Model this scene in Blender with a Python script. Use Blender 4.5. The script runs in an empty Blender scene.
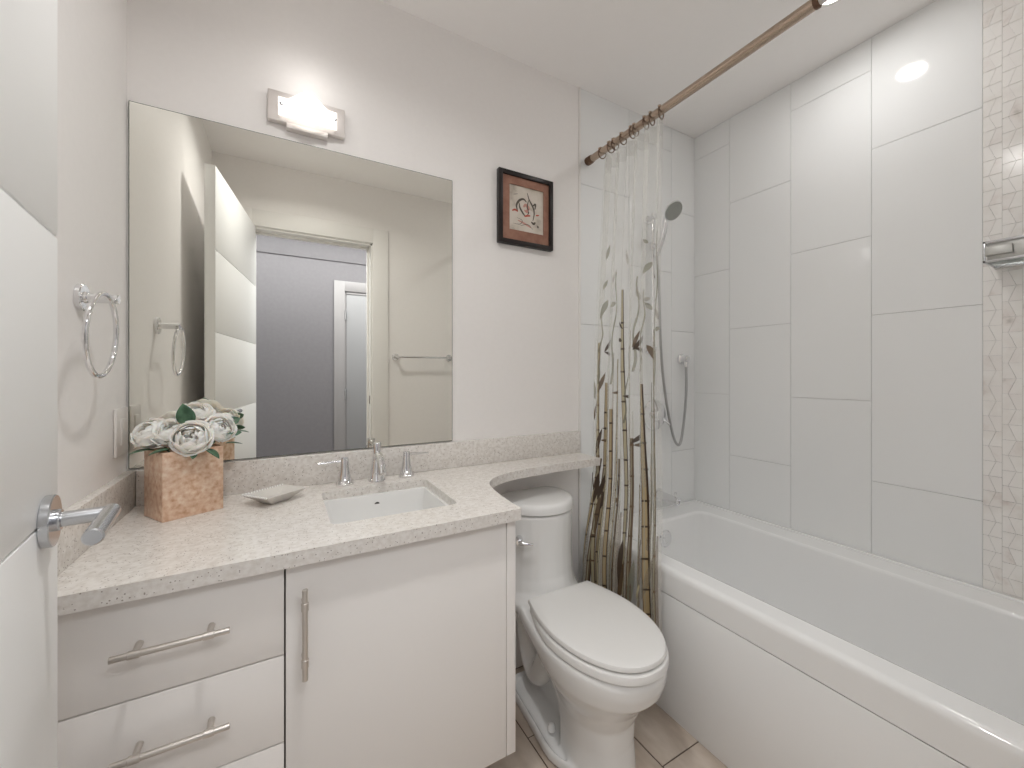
import bpy, bmesh, math, random
from mathutils import Vector, Matrix, geometry
C = bpy.context.collection
sc = bpy.context.scene
PI = math.pi

# ---------------------------------------------------------------- camera
cam_d = bpy.data.cameras.new('camera'); cam = bpy.data.objects.new('camera', cam_d); C.objects.link(cam)
cam.location = (0, 0, 1.195); cam.rotation_euler = (PI/2, 0, -math.radians(31.383))
cam_d.sensor_width = 36; cam_d.lens = 14.754; cam_d.clip_start = 0.01
cam_d.shift_x = -0.02734; cam_d.shift_y = -0.01074
sc.camera = cam
sc.view_settings.view_transform = 'Standard'; sc.view_settings.look = 'None'
sc.view_settings.gamma = 1; sc.view_settings.use_curve_mapping = False
sc.view_settings.exposure = 0.14
sc.cycles.transparent_max_bounces = 40
sc.cycles.max_bounces = 14; sc.cycles.diffuse_bounces = 10; sc.cycles.glossy_bounces = 8
w = bpy.data.worlds.new('world'); sc.world = w; w.use_nodes = True
w.node_tree.nodes['Background'].inputs[0].default_value = (.8, .85, 1, 1)
w.node_tree.nodes['Background'].inputs[1].default_value = .3

def lamp(name, kind, loc, power, size=.1, col=(1, .95, .88), rot=(0, 0, 0), size_y=None, spread=None):
    d = bpy.data.lights.new(name, kind); d.energy = power; d.color = col
    if kind == 'AREA':
        d.shape = 'RECTANGLE' if size_y else 'DISK'; d.size = size
        if size_y: d.size_y = size_y
        if spread: d.spread = spread
    else: d.shadow_soft_size = size
    o = bpy.data.objects.new(name, d); C.objects.link(o); o.location = loc; o.rotation_euler = rot
    return o
lamp('downlight_glow', 'AREA', (.15, .62, 2.445), 5.6, .10, (1, .99, .975), spread=math.radians(150))
lamp('tub_downlight_glow', 'AREA', (1.549, .684, 2.445), 1.9, .09, (1, .99, .98))
lamp('sconce_glow', 'POINT', (.065, 1.40, 2.09), .24, .045, (1, .97, .94))
# unseen area light added over the hall, low fill through the doorway
lamp('hall_fill_light', 'AREA', (.3, -.62, 2.44), 46, 2.2, (.97, .985, 1), (0, 0, 0), .7)

# ---------------------------------------------------------------- materials
def nmat(name, col, rough=.5, metal=0, **kw):
    m = bpy.data.materials.new(name); m.use_nodes = True
    b = m.node_tree.nodes['Principled BSDF']
    b.inputs['Base Color'].default_value = (*col, 1); b.inputs['Roughness'].default_value = rough
    b.inputs['Metallic'].default_value = metal
    for k, v in kw.items():
        b.inputs[k.replace('_', ' ')].default_value = v
    return m
def lin(r, g, b):
    f = lambda v: (v/255/12.92) if v/255 <= .04045 else ((v/255+.055)/1.055)**2.4
    return (f(r), f(g), f(b))
def add_noise(m, cols, scale=8, detail=4, pos=(.35, .65), bump=0, rough=None, stretch=None):
    nt = m.node_tree; b = nt.nodes['Principled BSDF']
    tc = nt.nodes.new('ShaderNodeTexCoord'); n = nt.nodes.new('ShaderNodeTexNoise'); r = nt.nodes.new('ShaderNodeValToRGB')
    mp = nt.nodes.new('ShaderNodeMapping'); nt.links.new(tc.outputs['Object'], mp.inputs[0])
    if stretch: mp.inputs['Scale'].default_value = stretch
    nt.links.new(mp.outputs[0], n.inputs['Vector']); n.inputs['Scale'].default_value = scale; n.inputs['Detail'].default_value = detail
    nt.links.new(n.outputs[0], r.inputs[0])
    r.color_ramp.elements[0].position = pos[0]; r.color_ramp.elements[1].position = pos[1]
    r.color_ramp.elements[0].color = (*cols[0], 1); r.color_ramp.elements[1].color = (*cols[-1], 1)
    for i, cc in enumerate(cols[1:-1]):
        e = r.color_ramp.elements.new(pos[0]+(pos[1]-pos[0])*(i+1)/(len(cols)-1)); e.color = (*cc, 1)
    nt.links.new(r.outputs[0], b.inputs['Base Color'])
    if bump:
        bp = nt.nodes.new('ShaderNodeBump'); bp.inputs['Strength'].default_value = bump; bp.inputs['Distance'].default_value = .002
        nt.links.new(n.outputs[0], bp.inputs['Height']); nt.links.new(bp.outputs[0], b.inputs['Normal'])
    return m
M = {}
M['paint'] = add_noise(nmat('wall_paint', (.7, .66, .63), .55), [(.85, .828, .812), (.86, .838, .822)], 60, 2, bump=.03)
M['paint_ceiling'] = add_noise(nmat('ceiling_paint', (.8, .78, .76), .8), [(.93, .912, .90), (.935, .917, .905)], 40, 2)
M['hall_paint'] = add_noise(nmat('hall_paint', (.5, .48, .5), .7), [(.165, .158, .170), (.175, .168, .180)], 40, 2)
M['tile'] = nmat('gloss_white_tile', (.825, .835, .835), .07)
M['grout'] = nmat('pale_grout', (.72, .715, .70), .8)
M['trim'] = nmat('white_trim', (.80, .785, .76), .5)
M['door'] = nmat('white_door_lacquer', (.885, .89, .885), .5)
M['porcelain'] = nmat('white_porcelain', (.80, .80, .79), .08)
M['acrylic'] = nmat('white_acrylic', (.865, .87, .87), .12)
M['seat'] = nmat('seat_plastic', (.79, .785, .77), .25)
M['cab'] = nmat('cream_gloss_lacquer', (.83, .805, .78), .28)
M['cabin'] = nmat('cabinet_inside', (.25, .22, .2), .7)
M['chrome'] = nmat('chrome', (.82, .82, .83), .06, 1)
M['nickel'] = nmat('brushed_nickel', (.66, .62, .58), .28, 1)
M['bronze'] = nmat('warm_brushed_metal', (.50, .40, .32), .27, 1)
M['bronze_dark'] = nmat('dark_bronze', (.16, .10, .07), .35, 1)
M['satin'] = nmat('satin_chrome', (.60, .61, .63), .22, 1)
M['mirror'] = nmat('mirror_silver', (.885, .88, .825), 0.0, 1)
M['mirror_edge'] = nmat('mirror_edge', (.10, .12, .09), .2)
M['black'] = nmat('black_lacquer', (.010, .005, .005), .38)
M['dark'] = nmat('dark_hole', (.02, .018, .016), .6)
M['matboard'] = add_noise(nmat('brown_pink_mat', (.3, .12, .08), .8), [lin(140, 100, 84), lin(158, 118, 100)], 30, 3)
M['plate'] = nmat('white_switch_plastic', (.74, .71, .68), .35)
M['leaf'] = add_noise(nmat('green_leaf', (.03, .09, .04), .4), [(.03, .09, .045), (.09, .19, .11)], 40, 3)
M['petal'] = nmat('cream_petal', (.955, .935, .89), .6, Subsurface_Weight=.3)
M['bulb'] = nmat('lit_glass', (.9, .88, .85), .2, Emission_Color=(1, .95, .90, 1), Emission_Strength=.95)
M['lens'] = nmat('lit_downlight_lens', (.9, .9, .9), .3, Emission_Color=(1, .96, .9, 1), Emission_Strength=14)
M['silver'] = nmat('silver_dish', (.80, .78, .75), .25, .45)
M['glass'] = nmat('shelf_glass', (.75, .82, .80), .05, 0, Transmission_Weight=.85, IOR=1.45)
M['dull_steel'] = nmat('dull_steel', (.50, .50, .48), .42, 1)
M['plate_nickel'] = nmat('pale_nickel', (.80, .76, .735), .4, .8)
M['hose'] = nmat('metal_hose', (.42, .42, .42), .3, 1)
M['rubber'] = nmat('grey_rubber', (.30, .31, .29), .5)

def quartz(name, warm):
    m = nmat(name, (.7, .68, .65), .22); nt = m.node_tree; b = nt.nodes['Principled BSDF']
    tc = nt.nodes.new('ShaderNodeTexCoord')
    v = nt.nodes.new('ShaderNodeTexVoronoi'); v.inputs['Scale'].default_value = 330; nt.links.new(tc.outputs['Object'], v.inputs['Vector'])
    n = nt.nodes.new('ShaderNodeTexNoise'); n.inputs['Scale'].default_value = 95; n.inputs['Detail'].default_value = 6; nt.links.new(tc.outputs['Object'], n.inputs['Vector'])
    r = nt.nodes.new('ShaderNodeValToRGB'); nt.links.new(n.outputs[0], r.inputs[0])
    r.color_ramp.elements[0].position = .32; r.color_ramp.elements[0].color = (*warm[0], 1)
    r.color_ramp.elements[1].position = .62; r.color_ramp.elements[1].color = (*warm[1], 1)
    # sparse dark flecks: cell random value picks a few cells, distance limits them
    sep = nt.nodes.new('ShaderNodeSeparateColor'); nt.links.new(v.outputs['Color'], sep.inputs[0])
    g = nt.nodes.new('ShaderNodeMath'); g.operation = 'GREATER_THAN'; g.inputs[1].default_value = .93; nt.links.new(sep.outputs[0], g.inputs[0])
    l = nt.nodes.new('ShaderNodeMath'); l.operation = 'LESS_THAN'; l.inputs[1].default_value = .42; nt.links.new(v.outputs['Distance'], l.inputs[0])
    mu = nt.nodes.new('ShaderNodeMath'); mu.operation = 'MULTIPLY'; nt.links.new(g.outputs[0], mu.inputs[0]); nt.links.new(l.outputs[0], mu.inputs[1])
    mx = nt.nodes.new('ShaderNodeMix'); mx.data_type = 'RGBA'; nt.links.new(mu.outputs[0], mx.inputs['Factor'])
    nt.links.new(r.outputs[0], mx.inputs['A']); mx.inputs['B'].default_value = (.34, .30, .27, 1)
    nt.links.new(mx.outputs['Result'], b.inputs['Base Color'])
    return m
M['quartz'] = quartz('speckled_quartz', ((.66, .622, .58), (.785, .758, .725)))

def copper():
    m = nmat('copper_leaf', (.6, .4, .3), .36, .55); add_noise(m, [lin(196, 150, 120), lin(224, 190, 164), lin(240, 218, 198)], 80, 10, (.25, .68), bump=.3)
    return m
M['copper'] = copper()
def floor_mat():
    m = nmat('taupe_floor_tile', (.3, .25, .22), .35); add_noise(m, [lin(166, 150, 136), lin(200, 186, 172), lin(226, 215, 204)], 5, 8, (.25, .75), stretch=(2.2, .8, 1))
    return m
M['floor_tile'] = floor_mat()
M['floor_grout'] = nmat('floor_grout', lin(100, 86, 76), .8)
M['marble'] = add_noise(nmat('mosaic_marble', (.7, .7, .7), .15), [lin(212, 202, 197), lin(232, 229, 225), lin(238, 236, 233)], 14, 6, (.22, .5))
M['marble2'] = add_noise(nmat('mosaic_marble_warm', (.7, .7, .7), .15), [lin(204, 199, 194), lin(229, 224, 220), lin(235, 232, 229)], 22, 7, (.25, .5))

def vinyl():
    m = bpy.data.materials.new('clear_vinyl'); m.use_nodes = True; nt = m.node_tree
    out = nt.nodes['Material Output']; b = nt.nodes['Principled BSDF']
    b.inputs['Base Color'].default_value = (.86, .86, .84, 1); b.inputs['Roughness'].default_value = .12; b.inputs['Specular IOR Level'].default_value = 1.0
    tr = nt.nodes.new('ShaderNodeBsdfTransparent'); tr.inputs[0].default_value = (.985, .985, .975, 1)
    mx = nt.nodes.new('ShaderNodeMixShader')
    fr = nt.nodes.new('ShaderNodeLayerWeight'); fr.inputs[0].default_value = .25
    mr = nt.nodes.new('ShaderNodeMapRange'); mr.inputs['To Min'].default_value = .13; mr.inputs['To Max'].default_value = .62
    nt.links.new(fr.outputs['Facing'], mr.inputs[0]); nt.links.new(mr.outputs[0], mx.inputs[0])
    nt.links.new(tr.outputs[0], mx.inputs[1]); nt.links.new(b.outputs[0], mx.inputs[2]); nt.links.new(mx.outputs[0], out.inputs[0])
    return m
M['vinyl'] = vinyl()
def ink(name, col, alpha):
    m = nmat(name, col, .35); m.node_tree.nodes['Principled BSDF'].inputs['Alpha'].default_value = alpha
    return m

# ---------------------------------------------------------------- mesh helpers
def obj(name, bm, mats, parent=None, smooth=30, label=None):
    me = bpy.data.meshes.new(name)
    bmesh.ops.recalc_face_normals(bm, faces=bm.faces)
    bm.to_mesh(me); bm.free()
    if not isinstance(mats, (list, tuple)): mats = [mats]
    for m in mats: me.materials.append(m)
    if smooth:
        for p in me.polygons: p.use_smooth = True
        me.set_sharp_from_angle(angle=math.radians(smooth))
    o = bpy.data.objects.new(name, me); C.objects.link(o)
    if parent:
        o.parent = parent; o.matrix_parent_inverse = Matrix.Translation(parent.location).inverted() if False else Matrix.Identity(4)
        o.location = Vector((0, 0, 0)) - parent.location if not parent.parent and parent.type == 'EMPTY' else (0, 0, 0)
    if label: o['label'] = label
    return o
def thing(name, label, cat, loc=(0, 0, 0), group=None):
    o = bpy.data.objects.new(name, None); C.objects.link(o); o.location = loc; o.empty_display_size = .05
    o['label'] = label; o['category'] = cat
    if group: o['group'] = group
    return o
def tag(o, label, cat, group=None):
    o['label'] = label; o['category'] = cat
    if group: o['group'] = group
    return o
def struct(name, bm, mats, parent=None, smooth=30, label=None, cat=None):
    o = obj(name, bm, mats, parent, smooth); o['kind'] = 'structure'
    if label: o['label'] = label
    if cat: o['category'] = cat
    return o
def box(bm, x0, x1, y0, y1, z0, z1, bev=0, mi=0, mat=None, seg=2):
    r = bmesh.ops.create_cube(bm, size=1); vs = r['verts']
    for v in vs:
        v.co = Vector(((x0+x1)/2+v.co.x*(x1-x0), (y0+y1)/2+v.co.y*(y1-y0), (z0+z1)/2+v.co.z*(z1-z0)))
        if mat: v.co = mat @ v.co
    fs = {f for v in vs for f in v.link_faces}
    for f in fs: f.material_index = mi
    if bev:
        es = {e for v in vs for e in v.link_edges}
        r = bmesh.ops.bevel(bm, geom=list(es), offset=bev, segments=seg, profile=.5, affect='EDGES')
        for f in r['faces']: f.material_index = mi
    return bm
def B(): return bmesh.new()
def frame_of(d):
    d = d.normalized(); up = Vector((0, 0, 1)) if abs(d.z) < .95 else Vector((1, 0, 0))
    a = d.cross(up).normalized(); return a, a.cross(d).normalized()
def lathe(bm, p0, axis, prof, n=24, mi=0, squash=1):
    """prof: list of (distance along axis, radius)"""
    p0 = Vector(p0); axis = Vector(axis).normalized(); a, b = frame_of(axis); rings = []
    for t, r in prof:
        c = p0+axis*t
        rings.append([bm.verts.new(c) ] if r < 1e-6 else [bm.verts.new(c+a*math.cos(2*PI*k/n)*r+b*math.sin(2*PI*k/n)*r*squash) for k in range(n)])
    for q, s in zip(rings, rings[1:]):
        for k in range(n):
            k2 = (k+1) % n
            if len(q) == 1 and len(s) == 1: break
            if len(q) == 1: f = bm.faces.new((q[0], s[k], s[k2]))
            elif len(s) == 1: f = bm.faces.new((q[k], q[k2], s[0]))
            else: f = bm.faces.new((q[k], q[k2], s[k2], s[k]))
            f.material_index = mi
    for rg in (rings[0], rings[-1]):
        if len(rg) > 1: bm.faces.new(rg).material_index = mi
    return bm
def cyl(bm, p0, p1, r, n=20, mi=0, bev=None, r2=None):
    p0 = Vector(p0); p1 = Vector(p1); L = (p1-p0).length; r2 = r if r2 is None else r2
    bev = min(r, r2, L/2)*.18 if bev is None else bev
    return lathe(bm, p0, p1-p0, [(0, r-bev), (bev, r), (L-bev, r2), (L, r2-bev)], n, mi)
def catmull(pts, k=8):
    pts = [Vector(p) for p in pts]; out = []; P = [pts[0]]+pts+[pts[-1]]
    for i in range(1, len(P)-2):
        for j in range(k):
            t = j/k; a, b, c, d = P[i-1], P[i], P[i+1], P[i+2]
            out.append(.5*((2*b)+(c-a)*t+(2*a-5*b+4*c-d)*t*t+(3*b-a-3*c+d)*t**3))
    out.append(pts[-1]); return out
def tube(bm, pts, r, n=12, mi=0, closed=False, cap=True):
    pts = [Vector(p) for p in pts]; N = len(pts); rings = []; prev = None
    for i, p in enumerate(pts):
        d = (pts[(i+1) % N]-pts[i-1]) if closed else (pts[min(i+1, N-1)]-pts[max(i-1, 0)])
        d.normalize()
        if prev is None: a, b = frame_of(d)
        else:
            a = (prev-d*prev.dot(d)).normalized(); b = a.cross(d)
        prev = a; rr = r[i] if isinstance(r, (list, tuple)) else r
        rings.append([bm.verts.new(p+a*math.cos(2*PI*k/n)*rr+b*math.sin(2*PI*k/n)*rr) for k in range(n)])
    pairs = list(zip(rings, rings[1:]))+([(rings[-1], rings[0])] if closed else [])
    for q, s in pairs:
        for k in range(n):
            f = bm.faces.new((q[k], q[(k+1) % n], s[(k+1) % n], s[k])); f.material_index = mi
    if cap and not closed:
        for rg in (rings[0], rings[-1]): bm.faces.new(rg).material_index = mi
    return bm
def loft(bm, rings, mi=0, cap0=True, cap1=True):
    R = [[bm.verts.new(p) for p in rg] for rg in rings]; n = len(R[0])
    for q, s in zip(R, R[1:]):
        for k in range(n): bm.faces.new((q[k], q[(k+1) % n], s[(k+1) % n], s[k])).material_index = mi
    if cap0: bm.faces.new(R[0]).material_index = mi
    if cap1: bm.faces.new(R[-1]).material_index = mi
    return bm
def rrect(x0, x1, y0, y1, r, z, n=6):
    out = []
    for cx, cy, a0 in ((x1-r, y1-r, 0), (x0+r, y1-r, 90), (x0+r, y0+r, 180), (x1-r, y0+r, 270)):
        for k in range(n+1):
            a = math.radians(a0+90*k/n); out.append(Vector((cx+r*math.cos(a), cy+r*math.sin(a), z)))
    return out
def prism(bm, loops, z0, z1, mi=0):
    """polygon with holes, extruded in z"""
    L = [[Vector((x, y, 0)) for x, y in lp] for lp in loops]
    tri = geometry.tessellate_polygon(L); flat = [p for lp in L for p in lp]
    bot = [bm.verts.new((p.x, p.y, z0)) for p in flat]; top = [bm.verts.new((p.x, p.y, z1)) for p in flat]
    for t in tri:
        for vs in (bot, top):
            try: bm.faces.new([vs[i] for i in t]).material_index = mi
            except ValueError: pass
    o = 0
    for lp in L:
        n = len(lp)
        for k in range(n):
            bm.faces.new((bot[o+k], bot[o+(k+1) % n], top[o+(k+1) % n], top[o+k])).material_index = mi
        o += n
    return bm
def wn(o):
    m = o.modifiers.new('wn', 'WEIGHTED_NORMAL'); m.keep_sharp = True; return o
def bevel_mod(o, w_=.002, seg=2):
    m = o.modifiers.new('bevel', 'BEVEL'); m.width = w_; m.segments = seg; m.limit_method = 'ANGLE'; m.angle_limit = math.radians(40)
    return o

# ---------------------------------------------------------------- room
XL, XT, XR, YB, YF, ZC = -.3507, 1.118, 1.888, 1.5, -.03, 2.46
struct('wall_left', box(B(), XL-.1, XL, YF-.12, YB+.1, 0, ZC), M['paint'])
struct('wall_back', box(B(), XL-.1, XT, YB, YB+.12, 0, ZC), M['paint'])
struct('ceiling', box(B(), XL-.1, XR+.12, YF-.12, YB+.12, ZC, ZC+.1), M['paint_ceiling'])

# tiles: real pieces, bevelled, set on a grout bed
def tile_wall(bm, cols, joints, z0, z1, place, gap=.0011, depth=.008):
    for i, (a, b) in enumerate(cols):
        zs = sorted([z0]+[z for z in joints[i] if z0 < z < z1]+[z1])
        for p, q in zip(zs, zs[1:]):
            x0, x1, y0, y1 = place(a+gap/2, b-gap/2, depth)
            box(bm, x0, x1, y0, y1, p+gap/2, q-gap/2, .0012, 0, seg=1)
    return bm
TH = .6235
ja = [.789+TH*k-TH for k in range(5)]; jb = [1.089+TH*k-TH*2 for k in range(6)]
bm = B(); box(bm, XR+.006, XR+.12, YF-.12, YB+.1, 0, ZC, mi=1)
cols = []; js = []; y = 1.5
edges = [1.5, 1.289, .994, .699, .404]
for k in range(4): cols.append((edges[k+1], edges[k])); js.append(jb if k % 2 == 0 else ja)
cols[0:4] = cols[0:4]
tile_wall(bm, cols, js, .45, ZC, lambda a, b, d: (XR, XR+d, a, b))
tile_wall(bm, [(YF, .11)], [ja], .45, ZC, lambda a, b, d: (XR, XR+d, a, b))
struct('wall_right', bm, [M['tile'], M['grout']])
bm = B(); box(bm, XT, XR+.1, YB+.006, YB+.12, 0, ZC, mi=1)
tile_wall(bm, [(XT+.006, 1.413), (1.413, 1.708), (1.708, XR)], [ja, jb, ja], .0, ZC, lambda a, b, d: (a, b, YB-.004, YB-.004+d+.003))
struct('wall_end', bm, [M['tile'], M['grout']])
t = struct('trim_1', box(B(), XT-.004, XT+.0055, YB-.006, YB+.004, 0, ZC, .001), M['trim'])
# marble mosaic strip in the shower wall: interlocking tapered pieces in narrow columns
def mosaic():
    bm = B(); rnd = random.Random(4)
    box(bm, XR+.0025, XR+.006, .11, .404, .45, ZC, mi=2)
    def piece(pts, mi):
        c = sum((Vector(p) for p in pts), Vector((0, 0)))/len(pts)
        q = [c+(Vector(p)-c)*.975 for p in pts]
        lo = [bm.verts.new((XR+.003, p.x, p.y)) for p in q]; hi = [bm.verts.new((XR-.0005, p.x, p.y)) for p in q]
        bm.faces.new(hi).material_index = mi
        n = len(q)
        for k in range(n): bm.faces.new((lo[k], lo[(k+1) % n], hi[(k+1) % n], hi[k])).material_index = mi
    y = .404; ci = 0; wd = .042; hh = .047
    while y-wd > .10:
        z = .45-(ci % 2)*hh*.5; k = 0
        while z < ZC:
            z2 = min(z+hh, ZC); zz = max(z, .45)
            if z2-zz > .006:
                a = .3 if k % 2 else .7; b_ = .7 if k % 2 else .3
                ya = y-wd*a; yb_ = y-wd*b_
                piece([(y, zz), (ya, zz), (yb_, z2), (y, z2)], rnd.choice((0, 0, 1)))
                piece([(ya, zz), (y-wd, zz), (y-wd, z2), (yb_, z2)], rnd.choice((0, 1, 0)))
            z += hh; k += 1
        y -= wd; ci += 1
    return bm
struct('wall_right_mosaic' if False else 'trim_2', mosaic(), [M['marble'], M['marble2'], M['grout']], smooth=0)

# wall with the doorway behind the camera
DX0, DX1, DZ = -.165, .517, 2.075
bm = B(); box(bm, XL-.1, DX0, YF-.12, YF, 0, ZC); box(bm, DX1, XR+.12, YF-.12, YF, 0, ZC); box(bm, DX0, DX1, YF-.12, YF, DZ, ZC)
struct('wall_front', bm, M['paint'], smooth=0)
def casing(name, x0, x1, zt, y, wd=.095, th=.016, jamb=.12, side=1, mat=M['trim']):
    bm = B(); ya, yb = (y, y+th*side) if side > 0 else (y+th*side, y)
    def strip(a, b_, z0, z1):
        box(bm, a, b_, ya, yb, z0, z1, .004)
    strip(x0-wd, x0+.006, 0, zt+wd); strip(x1-.006, x1+wd, 0, zt+wd); strip(x0, x1, zt-.006, zt+wd)
    j0, j1 = (y-jamb, y+.001) if side > 0 else (y-.001, y+jamb)
    box(bm, x0, x0+.018, j0, j1, 0, zt); box(bm, x1-.018, x1, j0, j1, 0, zt); box(bm, x0, x1, j0, j1, zt-.018, zt)
    # door stop
    box(bm, x1-.030, x1-.016, j0+.03, j0+.06, 0, zt-.018, .002); box(bm, x0+.018, x1-.018, j0+.03, j0+.06, zt-.030, zt-.016, .002)
    o = struct(name, bm, mat); return o
cs = casing('trim_3', DX0, DX1, DZ, YF)
bm = B(); box(bm, DX1-.0195, DX1-.0175, YF-.045, YF-.02, .985, 1.04, .0005); obj('strike_plate', bm, M['bronze_dark'], cs)

# floor: stone-look tiles
def floor():
    bm = B(); box(bm, XL-.1, XR+.12, YF-.12, YB+.12, -.05, -.0025, mi=1)
    g = .0045; X = .982-.3*5; ci = 4
    while X < XR:
        X0, X1 = max(X, XL), min(X+.3, XR); off = .895 if (ci % 2 == 1) else 1.195
        Y = off-.6*3
        while Y < YB:
            a, b_ = max(Y, YF-.12), min(Y+.6, YB)
            if b_-a > .02 and X1-X0 > .02: box(bm, X0+g/2, X1-g/2, a+g/2, b_-g/2, -.006, 0, .001, 0, seg=1)
            Y += .6
        X += .3; ci += 1
    return bm
struct('floor', floor(), [M['floor_tile'], M['floor_grout']])
# hall beyond the doorway (seen in the mirror)
HY = -1.2
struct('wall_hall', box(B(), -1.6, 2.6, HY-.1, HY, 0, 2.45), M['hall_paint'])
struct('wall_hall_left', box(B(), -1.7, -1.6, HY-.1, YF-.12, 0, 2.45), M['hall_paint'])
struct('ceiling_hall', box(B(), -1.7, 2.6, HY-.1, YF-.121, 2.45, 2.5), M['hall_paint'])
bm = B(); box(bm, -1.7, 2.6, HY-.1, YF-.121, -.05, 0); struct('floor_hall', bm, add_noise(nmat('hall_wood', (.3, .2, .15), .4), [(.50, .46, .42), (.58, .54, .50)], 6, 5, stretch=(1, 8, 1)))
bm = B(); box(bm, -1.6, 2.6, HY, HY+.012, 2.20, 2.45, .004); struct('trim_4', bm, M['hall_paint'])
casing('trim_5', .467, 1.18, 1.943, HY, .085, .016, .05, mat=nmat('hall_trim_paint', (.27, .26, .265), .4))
d2 = struct('door_2', box(B(), .486, 1.161, HY-.005, HY+.004, .01, 1.922, .002), nmat('hall_door_paint', (.26, .26, .27), .4))
for z in (1.72, 1.0, .25):
    obj('hinge', cyl(B(), (.476, HY+.013, z-.045), (.476, HY+.013, z+.045), .008, 12), M['satin'], d2)

# ---------------------------------------------------------------- bathroom door, open against the left wall
ang = math.atan(.125); L = .815
fc = Vector((-.2452, .774, 0)); dd = Vector((-math.sin(ang), math.cos(ang), 0)); nn = Vector((math.cos(ang), math.sin(ang), 0))
def door_pt(s_, off, z): return fc-dd*s_+nn*off+Vector((0, 0, z))   # s_ = distance from the free edge
Mdoor = Matrix(((nn.x, dd.x, 0, fc.x), (nn.y, dd.y, 0, fc.y), (0, 0, 1, 0), (0, 0, 0, 1)))
bm = B(); zs = [.012, .33, .676, 1.020, 1.3665, 1.714, 2.068]
box(bm, -.038, -.004, -L, 0, .012, 2.068, .001, mat=Mdoor)
for a, b_ in zip(zs, zs[1:]):
    box(bm, -.006, 0, -L, 0, a+.0012, b_-.0012, .0018, mat=Mdoor)
door = struct('door_1', bm, M['door'])
bm = B(); cyl(bm, door_pt(.058, 0, 1.022), door_pt(.058, .009, 1.022), .030, 40, bev=.001)
obj('rosette', bm, M['satin'], door)
bm = B()
cyl(bm, door_pt(.058, .007, 1.022), door_pt(.058, .014, 1.022), .0125, 28); cyl(bm, door_pt(.058, .012, 1.022), door_pt(.058, .058, 1.022), .0088, 28, bev=.001)
cyl(bm, door_pt(.048, .054, 1.022), door_pt(.160, .054, 1.022), .0090, 28, bev=.0015)
obj('lever_handle', bm, M['satin'], door)
for z in (.25, 1.0, 1.85): obj('hinge', cyl(B(), door_pt(L+.006, -.042, z-.045), door_pt(L+.006, -.042, z+.045), .007, 12), M['satin'], door)

# ---------------------------------------------------------------- lights of the room
def downlight(x, y, label):
    t = thing('ceiling_downlight', label, 'ceiling light', (x, y, ZC), 'recessed ceiling downlights')
    obj('trim_ring', lathe(B(), (x, y, ZC+.001), (0, 0, -1), [(0, .047), (0, .062), (.005, .060), (.007, .055), (.005, .047), (0, .047)], 40), M['trim'], t)
    obj('lens', lathe(B(), (x, y, ZC-.0005), (0, 0, -1), [(0, 0), (0, .0465), (.002, .046), (.003, 0)], 40), M['lens'], t)
downlight(1.549, .684, 'round recessed ceiling light above the bathtub, past the shower rod')
downlight(.15, .62, 'round recessed ceiling light over the floor between the door and the vanity')
# ---------------------------------------------------------------- mirror
mt = tag(obj('mirror', box(B(), -.3465, .532, YB-.006, YB-.0005, .944, 1.907, .0008, seg=1), M['mirror_edge'], smooth=0),
         'large frameless wall mirror above the vanity backsplash', 'mirror')
obj('silvered_glass', box(B(), -.3447, .5302, YB-.0066, YB-.0061, .9458, 1.905), M['mirror'], mt, smooth=0)

# ---------------------------------------------------------------- vanity
YC = .948; ZT = .8465; TT = .030; YFc = .968
vc = thing('vanity_cabinet', 'cream lacquered bathroom vanity with drawers on the left and a door', 'cabinet', (.1, 1.2, .2))
bm = B(); box(bm, XL+.002, .488, YFc+.02, 1.498, .207, .225); box(bm, XL+.002, XL+.018, YFc+.02, 1.498, .207, ZT-TT); box(bm, XL+.002, .50, 1.484, 1.498, .207, .80)
box(bm, -.007, .011, YFc+.02, 1.48, .22, ZT-TT); box(bm, XL+.018, .49, YFc+.02, YFc+.028, .765, ZT-TT)
obj('carcass', bm, M['cabin'], vc, smooth=0)
obj('side_panel', box(B(), .4905, .516, YFc, 1.498, .207, ZT-TT, .001), M['cab'], vc)
def pull(x0, x1, z0, z1, y, parent):
    bm = B(); p0, p1 = Vector((x0, y, z0)), Vector((x1, y, z1)); d = (p1-p0).normalized()
    cyl(bm, p0, p1, .0054, 20, bev=.0006)
    for f_ in (.19, .81):
        q = p0.lerp(p1, f_); cyl(bm, q-d*.008, q+d*.008, .0068, 20, bev=.0008)
        cyl(bm, q, (q.x, YFc+.0003, q.z), .0045, 16, r2=.0055)
    obj('handle', bm, M['nickel'], parent)
for i, (z0, z1) in enumerate(((.6415, .8125), (.4695, .6385), (.2975, .4665), (.207, .2945))):
    dr = obj('drawer', box(B(), XL+.012, .0, YFc, YFc+.019, z0, z1, .0012), M['cab'], vc)
    if i < 3: pull(-.240, -.083, z0+.092, z0+.092, YFc-.034, dr)
cdoor = obj('door', box(B(), .003, .4885, YFc, YFc+.019, .207, .8125, .0012), M['cab'], vc)
pull(.035, .035, .597, .774, YFc-.034, cdoor)

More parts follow.
